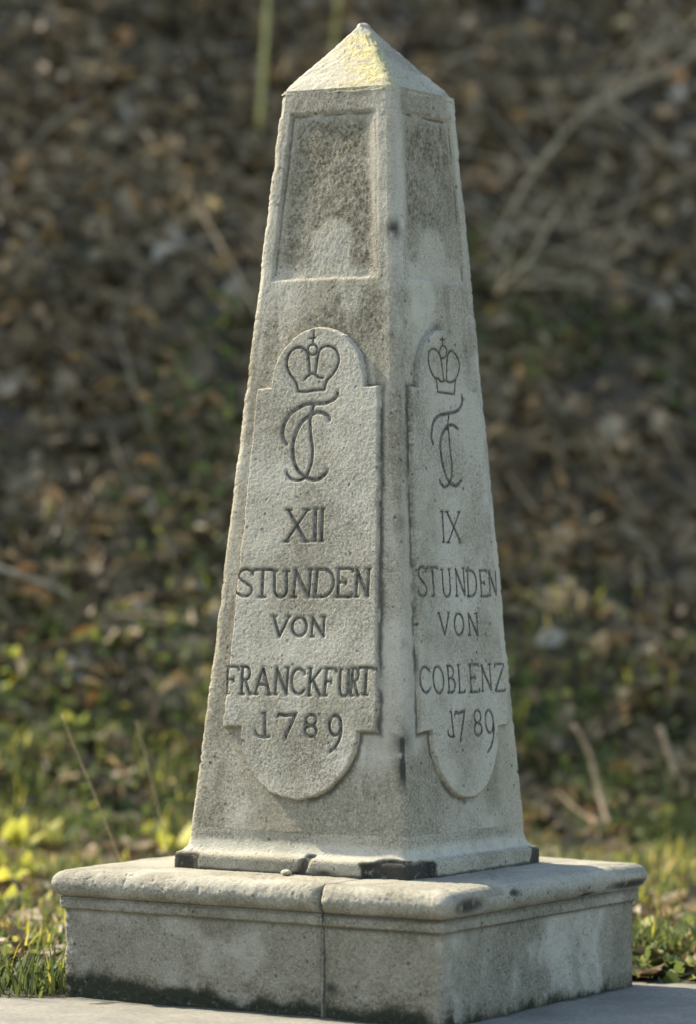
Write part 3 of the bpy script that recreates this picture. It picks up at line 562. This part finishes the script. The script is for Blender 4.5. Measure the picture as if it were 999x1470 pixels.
# mortar filling the joint, set back from the faces
mz = np.linspace(-.385, -.006, 40); my_ = np.linspace(BY0 + .010, BY1 - .01, 30)
def box_mesh(x0, x1, y0, y1, z0, z1):
    V = [(x, y, z) for z in (z0, z1) for y in (y0, y1) for x in (x0, x1)]
    return V, [(0, 2, 3, 1), (4, 5, 7, 6), (0, 1, 5, 4), (2, 6, 7, 3), (0, 4, 6, 2), (1, 3, 7, 5)]
V, F = box_mesh(JX - .007, JX + .007, BY0 + .006, BY1 - .006, -.385, -.006)
link('mortar_joint', mesh_data('mortar_joint', V, F, STONE, dict(stain_shade=[.8] * 8, grime_shade=[.75] * 8, pale=[0] * 8, moss=[0] * 8, lichen=[0] * 8), smooth=False), PED)

# ------------------------------------------------------------------ plants, litter
def leaf_template(w=.5, fold=.12, curl=.15, lobed=False):
    L = np.array([0, .22, .55, .8, 1.0]); Wd = np.array([0, .72, 1.0, .62, 0]) * w * .5
    V = [(0, 0, 0)]
    for l, wd in zip(L[1:-1], Wd[1:-1]):
        z = curl * (l - .5) ** 2
        V += [(-wd, l, z + fold * wd / w), (0, l, z), (wd, l, z + fold * wd / w)]
    V.append((0, 1, curl * .25)); V = np.array(V) - np.array([0, .5, curl * .06])
    F = [(0, 2, 1), (0, 3, 2)]
    for k in range(2):
        a = 1 + 3 * k
        F += [(a, a + 1, a + 4), (a, a + 4, a + 3), (a + 1, a + 2, a + 5), (a + 1, a + 5, a + 4)]
    F += [(7, 8, 10), (8, 9, 10)]
    return V, np.array(F)
def tangent_frames(n, x, y, tilt):
    e = .05; nx = -(terr(x + e, y) - terr(x - e, y)) / (2 * e); ny = -(terr(x, y + e) - terr(x, y - e)) / (2 * e)
    Nn = np.stack([nx, ny, np.ones(n)], 1); Nn /= np.linalg.norm(Nn, axis=1)[:, None]
    Nn += RNG.normal(0, tilt, (n, 3)); Nn /= np.linalg.norm(Nn, axis=1)[:, None]
    a = RNG.normal(0, 1, (n, 3)); Tn = np.cross(Nn, a); Tn /= np.linalg.norm(Tn, axis=1)[:, None]
    return Nn, Tn, np.cross(Nn, Tn)
def view_xy(n, d0, d1, half=2.6, power=1.0):
    """places on the ground across the strip the view takes in, d0..d1 metres from the camera"""
    D = d0 + (d1 - d0) * RNG.random(n) ** power; L = (RNG.random(n) * 2 - 1) * half
    return CAM[0] + CD.x * D + CR.x * L, CAM[1] + CD.y * D + CR.y * L, D, L
def on_pave(x, y): return y < edge(x) + .01
def litter(n, d0, d1, name, keep=None, mat=None, smin=.06, smax=.19, tilt=.5, up=.035):
    x, y, D, L = view_xy(n, d0, d1)
    ok = ~on_pave(x, y) & (np.maximum(np.abs(x), np.abs(y)) > .68)
    if keep is not None: ok &= keep(x, y)
    x, y = x[ok], y[ok]; n = len(x); N_, T, B = tangent_frames(n, x, y, tilt)
    sz = RNG.uniform(smin, smax, n); Vs, Fs, at = [], [], []
    tm = [leaf_template(.55, .25, .5), leaf_template(.75, -.2, .35), leaf_template(.45, .5, .9), leaf_template(.9, .15, -.4)]
    kind = RNG.integers(0, 4, n); z = terr(x, y) + RNG.random(n) * up + .004; off = 0
    for k, (V, F) in enumerate(tm):
        i = np.where(kind == k)[0]; m_ = len(i)
        W = np.stack([x[i], y[i], z[i]], 1)[:, None, :] + sz[i][:, None, None] * (V[None, :, 0, None] * T[i][:, None, :] + V[None, :, 1, None] * B[i][:, None, :] + V[None, :, 2, None] * N_[i][:, None, :])
        Vs.append(W.reshape(-1, 3)); Fs.append((F[None] + (np.arange(m_) * len(V))[:, None, None]).reshape(-1, 3) + off); off += m_ * len(V)
        cl = np.clip(RNG.beta(1.6, 2.2, m_) + (fbm(x[i], y[i], .8, 3, 6) - .5) * .5, 0, 1); at.append(np.repeat(cl, len(V)))
    return link(name, mesh_data(name, np.concatenate(Vs), np.concatenate(Fs), mat or LITTER, {'rnd': np.concatenate(at)}))
def sparse_patch(x, y):
    a = (CAM[0] + 17.1 * (CD.x + CR.x * (305 - 499.5) / 5178.4), CAM[1] + 17.1 * (CD.y + CR.y * (305 - 499.5) / 5178.4))   # centre of a patch with fewer leaves, dark soil showing
    p, q = (x - a[0]) * UX + (y - a[1]) * UY, (x - a[0]) * UY - (y - a[1]) * UX
    return (p / .75) ** 2 + (q / .22) ** 2 + (fbm(x, y, 4, 3, 7) - .5) + RNG.random(len(x)) * 1.6 < .9
def bank_density(x, y):
    wv = UX * x + UY * y - W0; p = np.where(wv > .5, 1, np.where(wv > -.4, 1.0, .95)) * (.35 + 1.1 * sstep(.3, .6, fbm(x, y, 1.6, 3, 33)))
    return (RNG.random(len(x)) < p) & ~sparse_patch(x, y)
tagp(litter(38000, 10.9, 21, 'leaf_litter', bank_density), 'carpet of brown and grey dead leaves covering the wooded bank', 'leaf litter', kind='stuff')

COVERM = leaf_material('green_ground_cover', [(0, (.055, .080, .020)), (.4, (.105, .135, .032)), (.75, (.19, .21, .045)), (1, (.38, .36, .07))], .45)
def cover_density(x, y):
    wv = UX * x + UY * y - W0; k = fbm(x, y, 1.3, 4, 47)
    return RNG.random(len(x)) < sstep(.46, .60, k + np.where(wv < 0, .09, .09 - .075 * wv))
tagp(litter(32000, 10.9, 18, 'ground_cover', cover_density, COVERM, .025, .075, .8, .07), 'low green leafy ground cover creeping up the foot of the bank', 'ground cover', kind='stuff')

def grass(n, name):
    x, y, D, L = view_xy(n, 10.2, 16.6)
    wv = UX * x + UY * y - W0
    dens = sstep(.44, .60, fbm(x, y, 2.4, 4, 44)) * np.where(L > 0, .8, 1) * np.where(wv < -.3, 1, np.clip(1 - (wv + .3) / 1.9, .012, 1) ** 1.3)
    ok = ~on_pave(x, y - .015) & (np.maximum(np.abs(x), np.abs(y)) > .66) & (RNG.random(n) < dens)
    x, y, wv = x[ok], y[ok], wv[ok]; n = len(x)
    h = RNG.uniform(.04, .18, n) * (.4 + 1.2 * fbm(x, y, 3, 3, 45)); az = RNG.uniform(0, 2 * math.pi, n); lean = RNG.uniform(.15, .9, n)
    wd = RNG.uniform(.0025, .0065, n); z = terr(x, y) - .004
    dirv = np.stack([np.cos(az), np.sin(az), 0 * az], 1); side = np.stack([-np.sin(az), np.cos(az), 0 * az], 1)
    V = []
    for t_, ww in ((0, 1), (.4, .9), (.75, .6), (1, 0)):
        c = np.stack([x, y, z], 1) + dirv * (h * lean * t_ ** 2)[:, None]; c[:, 2] += h * (t_ - .35 * lean * t_ ** 2)
        if ww: V += [c - side * (wd * ww)[:, None], c + side * (wd * ww)[:, None]]
        else: V.append(c)
    V = np.stack(V, 1); F = np.array([(0, 1, 3), (0, 3, 2), (2, 3, 5), (2, 5, 4), (4, 5, 6)])
    rn = np.clip(RNG.beta(1.3, 2.2, n) + (fbm(x, y, 1.2, 3, 46) - .5) * 1.0, 0, 1)
    return link(name, mesh_data(name, V.reshape(-1, 3), (F[None] + (np.arange(n) * 7)[:, None, None]).reshape(-1, 3), GRASSM, {'rnd': np.repeat(rn, 7)}))
tagp(grass(120000, 'grass'), 'patchy green and straw-yellow grass behind the pedestal', 'grass', kind='stuff')

def tube(pts, r0, r1, seg=7):
    p = np.array(catmull([np.array(q) for q in pts]) if len(pts) > 2 else pts, dtype=float); n = len(p)
    tg = np.gradient(p, axis=0); tg /= np.linalg.norm(tg, axis=1)[:, None] + 1e-9
    a = np.cross(tg, (.31, .17, .93)); a /= np.linalg.norm(a, axis=1)[:, None]; b_ = np.cross(tg, a)
    r = np.linspace(r0, r1, n) * (1 + .18 * np.sin(np.arange(n) * 1.7)); ang = np.linspace(0, 2 * math.pi, seg, endpoint=False)
    V = p[:, None, :] + r[:, None, None] * (np.cos(ang)[None, :, None] * a[:, None, :] + np.sin(ang)[None, :, None] * b_[:, None, :])
    V = V.reshape(-1, 3); F = grid_faces(n, seg, True)
    c0, c1 = len(V), len(V) + 1; V = np.concatenate([V, p[:1], p[-1:]]); j = np.arange(seg); j2 = (j + 1) % seg
    F = np.concatenate([F, np.stack([np.full(seg, c0), j2, j, j], 1), np.stack([np.full(seg, c1), (n - 1) * seg + j, (n - 1) * seg + j2, (n - 1) * seg + j2], 1)])
    return V, F
def tube_obj(name, pts, r0, r1, mat, parent=None):
    V, F = tube(pts, r0, r1); me = bpy.data.meshes.new(name)
    me.from_pydata([tuple(v) for v in V], [], [tuple(dict.fromkeys(int(i) for i in f)) for f in F]); me.materials.append(mat)
    for p_ in me.polygons: p_.use_smooth = True
    return link(name, me, parent)

SH = empty('bare_shrub', BRANCH[0][-1], 'leafless shrub with long arching bare branches on the bank behind the obelisk', 'shrub')
bpy.context.view_layer.update()
radii = [(.010, .008), (.010, .006), (.006, .005), (.005, .004), (.006, .007), (.006, .004), (.007, .009), (.007, .005), (.005, .007), (.007, .005)]
for pts, (a, c) in zip(BRANCH, radii): tube_obj('branch', pts, a, c, TWIG, SH)
# the side branches all spring from one root crown
root = np.array(BRANCH[0][-1])
for k in (6, 8): tube_obj('branch', [BRANCH[k][-1], tuple((np.array(BRANCH[k][-1]) * .5 + root * .5) + (0, 0, -.04)), tuple(root)], .014, .02, TWIG, SH)
rb = random.Random(5)
for k in range(44):                                                    # fine side twigs, each springing from a branch
    src = BRANCH[rb.choice((0, 0, 0, 1, 6, 7, 8))]; i_ = rb.randrange(1, len(src) - 1); p0 = np.array(src[i_]) * .6 + np.array(src[i_ + 1 if i_ + 1 < len(src) else i_]) * .4
    ln = rb.uniform(.25, .7); a_ = rb.uniform(-.7, 1.3); d_ = np.array([CR.x, CR.y, 0]) * math.cos(a_) * rb.choice((1, 1, -1)) + np.array([0, 0, 1]) * math.sin(a_) - np.array([CD.x, CD.y, 0]) * rb.uniform(-.2, .35)
    bend = np.array([0, 0, rb.uniform(-.12, .05)])
    tube_obj('side_twig', [tuple(p0), tuple(p0 + d_ * ln * .35), tuple(p0 + d_ * ln * .7 + bend * .5), tuple(p0 + d_ * ln + bend)], rb.uniform(.005, .008), .0025, TWIG, SH)
def single(name, pts, r0, r1, mat, label, cat, group=None):
    return tagp(tube_obj(name, pts, r0, r1, mat), label, cat, group)
single('sapling', P_sap1, .013, .015, SAPM, 'slim yellow-green sapling stem rising beside the capstone, the longer one', 'sapling')
single('sapling', P_sap2, .009, .011, SAPM, 'short faint sapling stem rising behind the tip of the obelisk', 'sapling')
single('dry_stick', P_stick1, .011, .013, STRAW, 'short thick pale stick leaning in the grass on the right of the bank', 'stick')
single('dry_stalk', P_stick2, .009, .011, STRAW, 'tall bent brown stalk standing behind the right end of the pedestal', 'stalk')
single('fallen_twig', P_twig, .010, .007, STRAW, 'pale twig lying level on leaves right beside the obelisk', 'twig')
single('fallen_branch', P_log, .017, .010, TWIG, 'grey fallen branch sloping across the leaf litter beside orange leaves', 'branch')
single('grass_stalk', P_st1, .0018, .0028, STRAW, 'long thin straw-coloured grass stalk leaning above the pedestal rim', 'grass stalk')
single('grass_stalk', P_st2, .0015, .0024, STRAW, 'thin faint grass stalk leaning just beside the foot of the obelisk', 'grass stalk')

x, y, D, L = view_xy(34, 14.2, 20, 2.0)
for i in range(34):
    a_ = RNG.uniform(0, math.pi); ln = RNG.uniform(.12, .38); p_ = []
    for t in (-1, -.3, .4, 1):
        qx, qy = x[i] + math.cos(a_) * ln * t + .02 * t * t, y[i] + math.sin(a_) * ln * t
        p_.append((qx, qy, float(terr(np.array([qx]), np.array([qy]))[0]) + .03 + .03 * (t + 1)))
    single('twig', p_, float(RNG.uniform(.004, .009)), .003, TWIG if i % 2 else STRAW, 'thin grey-brown twig lying loose on the leaves of the bank' if i % 2 else 'thin straw-coloured twig lying loose on the leaves of the bank', 'twig', 'grey twigs on the bank' if i % 2 else 'straw twigs on the bank')
# single pale leaves on the bank
LT = [leaf_template(.6, .3, .5), leaf_template(.8, -.25, .4), leaf_template(.5, .45, .9), leaf_template(.95, .2, -.4)]
LM = [[mesh_data('fallen_leaf', V * .14, F, mt) for V, F in LT] for mt in LEAFM]; YM = [mesh_data('yellow_leaf', V * .10, F, YELLOWLEAF) for V, F in LT]
def place_leaf(me, x, y, lift, tilt, sc, label, group, name='fallen_leaf', N_=None):
    xx, yy = np.array([x]), np.array([y]); Nn, T, B = tangent_frames(1, xx, yy, tilt)
    z = float(terr(xx, yy)[0]) + lift
    o = link(name, me); o.matrix_world = Matrix(((*[float(T[0][i] * sc)for i in range(3)],), (*[float(B[0][i] * sc) for i in range(3)],), (*[float(Nn[0][i] * sc) for i in range(3)],))).transposed().to_4x4()
    o.location = (x, y, z); return tagp(o, label, 'leaf', group)
x, y, D, L = view_xy(560, 13.8, 20.5, 2.1)
ok = (fbm(x, y, 1.1, 3, 37) > .42) & ~sparse_patch(x, y); x, y = x[ok][:270], y[ok][:270]
KL = ('large tan fallen leaf lying among the brown leaf litter of the bank', 'orange-brown fallen leaf glowing among the brown leaf litter of the bank', 'pale grey fallen leaf lying among the brown leaf litter of the bank')
KG = ('tan leaves on the bank', 'orange leaves on the bank', 'pale grey leaves on the bank')
for i in range(len(x)):
    c_ = (0, 2, 0, 1, 2, 0, 2)[i % 7]
    place_leaf(LM[c_][i % 4], float(x[i]), float(y[i]), .03, .5, float(RNG.uniform(.7, 1.25)), KL[c_], KG[c_])
for (a_, b_, dd_) in ((40, 0, 15.55), (58, 0, 15.45), (30, 0, 15.5), (120, 0, 15.35)):
    q_ = (CAM[0] + dd_ * (CD.x + CR.x * (a_ - 499.5) / 5178.4), CAM[1] + dd_ * (CD.y + CR.y * (a_ - 499.5) / 5178.4))
    place_leaf(LM[1][int(a_) % 4], q_[0], q_[1], .04, .3, 1.3, 'large orange leaf in the cluster beside the grey fallen branch', 'orange leaves by the fallen branch')
# sunlit yellow leaves in the grass close behind the pedestal
def gpt(px_, py_, D):
    return CAM[0] + D * (CD.x + CR.x * (px_ - 499.5) / 5178.4), CAM[1] + D * (CD.y + CR.y * (px_ - 499.5) / 5178.4)
for (a, c, k) in ((18, 13.6, 0), (45, 13.4, 1), (8, 12.6, 2), (30, 12.3, 3), (245, 14.6, 0), (262, 14.4, 2), (185, 13.7, 1), (240, 14.2, 3), (220, 14.5, 1), (72, 12.2, 2), (935, 11.5, 0), (955, 11.4, 1), (975, 11.5, 3), (985, 11.7, 2), (150, 14.8, 2), (95, 14.6, 1)):
    gx_, gy_ = gpt(a, 0, c)
    place_leaf(YM[k], gx_, gy_, .05, .5, float(RNG.uniform(.6, 1.0)), *(('bright yellow leaf at the paving edge beside the broken-rimmed end of the pedestal', 'yellow leaves at the paving edge') if a > 500 else ('bright yellow leaf lying in the sunlit grass behind the plain-rimmed end of the pedestal', 'yellow leaves in the sunlit grass')), 'yellow_leaf')
for (a, c, k) in ((62, 11.9, 0), (80, 11.7, 1), (40, 11.8, 3), (70, 11.6, 2), (30, 12.0, 0), (85, 12.2, 3), (945, 11.6, 1), (15, 11.7, 1), (55, 12.4, 2)):
    gx_, gy_ = gpt(a, 0, c)
    place_leaf(LM[0][k], gx_, gy_, .045, .6, float(RNG.uniform(.8, 1.2)), 'curled tan leaf lying in the grass at the foot of the pedestal', 'tan leaves at the pedestal foot')

# low leafy weeds
def weed(x, y, sc, label, c_):
    grp = 'weeds on the bank' if 'bank' in label else 'weeds by the smooth end' if 'smooth' in label else 'weeds by the chipped end'
    z = float(terr(np.array([x]), np.array([y]))[0]); r = empty('weed', (x, y, z - .005), label, 'weed', grp)
    bpy.context.view_layer.update()
    V, F = leaf_template(.42, .25, .4)
    for k in range(9):
        az = RNG.uniform(0, 2 * math.pi); el = RNG.uniform(.35, 1.2); ln = RNG.uniform(.05, .10) * sc
        f = np.array([math.cos(az) * math.cos(el), math.sin(az) * math.cos(el), math.sin(el)]); sd = np.array([-math.sin(az), math.cos(az), 0]); up = np.cross(sd, f)
        W = np.array([x, y, z - .005]) + ln * ((V[:, 0:1]) * sd + (V[:, 1:2] + .5) * f + V[:, 2:3] * up)
        link('leaf', mesh_data('leaf', W, F, WEEDM if c_ else YWEED), r)
for (a, c, sc) in ((5, 13.0, 2.2), (35, 13.4, 2.0), (60, 13.1, 1.8), (20, 13.8, 2.2), (48, 14.0, 1.9), (75, 12.6, 1.6), (10, 12.4, 1.8), (45, 12.3, 1.6), (235, 14.2, 2.0), (250, 13.9, 1.8), (12, 13.2, 1.3), (50, 12.9, 1.2), (28, 12.2, 1.0), (70, 12.7, 1.1), (215, 14.3, 1.3), (255, 14.7, 1.2), (110, 14.9, 1.5), (150, 15.3, 1.4), (930, 11.9, .9), (965, 11.7, .9), (850, 14.9, 1.5), (960, 14.6, 1.4), (800, 15.2, 1.4), (20, 15.2, 1.4), (990, 13.6, 1.2)):
    gx_, gy_ = gpt(a, 0, c); weed(gx_, gy_, sc, 'low weed on the slope of the bank, rooted among dead leaves' if c > 14 else 'sunlit yellowish weed in the level grass by the smooth-rimmed end of the pedestal' if a < 500 else 'small weed in level grass by the chipped-rim end of the pedestal', c > 14.3 or a > 500)

# a pale crumb of stone on the rim
pe = bpy.data.meshes.new('pebble'); import bmesh
bm = bmesh.new(); bmesh.ops.create_icosphere(bm, subdivisions=2, radius=.012)
for v in bm.verts: v.co = Vector((v.co.x * 1.5, v.co.y, v.co.z * .8)) * (1 + .35 * (vnoise(np.array([v.co.x * 130 + 5]), np.array([v.co.y * 130 + v.co.z * 90]))[0] - .5))
bm.to_mesh(pe); bm.free(); pe.materials.append(PANEL)
pb = link('pebble', pe); pb.location = (.01, -.425, .008); tagp(pb, 'small pale stone crumb lying on the pedestal rim against the obelisk foot', 'pebble')

# ------------------------------------------------------------------ trees on top of the bank, towards the sun, that shade its upper slope
TREEM = leaf_material('tree_leaves', [(0, (.040, .055, .018)), (.6, (.085, .085, .025)), (1, (.16, .11, .03))], .4)
def bank_tree(x, y, h, rad, label):
    z = float(terr(np.array([x]), np.array([y]))[0]); rt = empty('tree', (x, y, z - .1), label, 'tree')
    rr = random.Random(int(x * 10 + y * 7)); tops = []
    V, F = tube([(x, y, z - .1), (x + .1, y, z + h * .35), (x - .05, y + .1, z + h * .7), (x, y, z + h * .95)], .17, .04, 9)
    VV, FF, off = [V], [F], len(V)
    for k in range(11):
        hz_ = z + h * rr.uniform(.4, .9); a = k * 2.4; ln = rad * rr.uniform(.6, 1.0); e_ = (x + math.cos(a) * ln, y + math.sin(a) * ln, hz_ + ln * rr.uniform(.1, .6))
        V, F = tube([(x, y, hz_), (x + math.cos(a) * ln * .5, y + math.sin(a) * ln * .5, hz_ + ln * .3), e_], .05, .012, 6)
        VV.append(V); FF.append(F + off); off += len(V); tops.append(e_)
    me = bpy.data.meshes.new('trunk'); me.from_pydata([tuple(v) for v in np.concatenate(VV)], [], [tuple(dict.fromkeys(int(i) for i in f)) for f in np.concatenate(FF)]); me.materials.append(TWIG)
    link('trunk', me, rt)
    tops += [(x, y, z + h), (x, y, z + h * .75)]
    n = 5200; c = np.array(tops)[RNG.integers(0, len(tops), n)] + RNG.normal(0, rad * .26, (n, 3))
    V, F = leaf_template(.6, .2, .3); a = RNG.normal(0, 1, (n, 3)); a /= np.linalg.norm(a, axis=1)[:, None]; b_ = np.cross(a, RNG.normal(0, 1, (n, 3))); b_ /= np.linalg.norm(b_, axis=1)[:, None]; c2 = np.cross(a, b_)
    sz = RNG.uniform(.10, .19, n)
    W = c[:, None, :] + sz[:, None, None] * (V[None, :, 0, None] * a[:, None] + V[None, :, 1, None] * b_[:, None] + V[None, :, 2, None] * c2[:, None])
    link('crown', mesh_data('crown', W.reshape(-1, 3), (F[None] + (np.arange(n) * len(V))[:, None, None]).reshape(-1, 3), TREEM, {'rnd': np.repeat(RNG.random(n), len(V))}), rt)
bank_tree(-15.6, 6.4, 6.6, 2.3, 'leafy tree on top of the bank, the one nearer the obelisk')
bank_tree(-14.8, 9.6, 7.0, 2.2, 'leafy tree on top of the bank, the one farther up behind the obelisk')
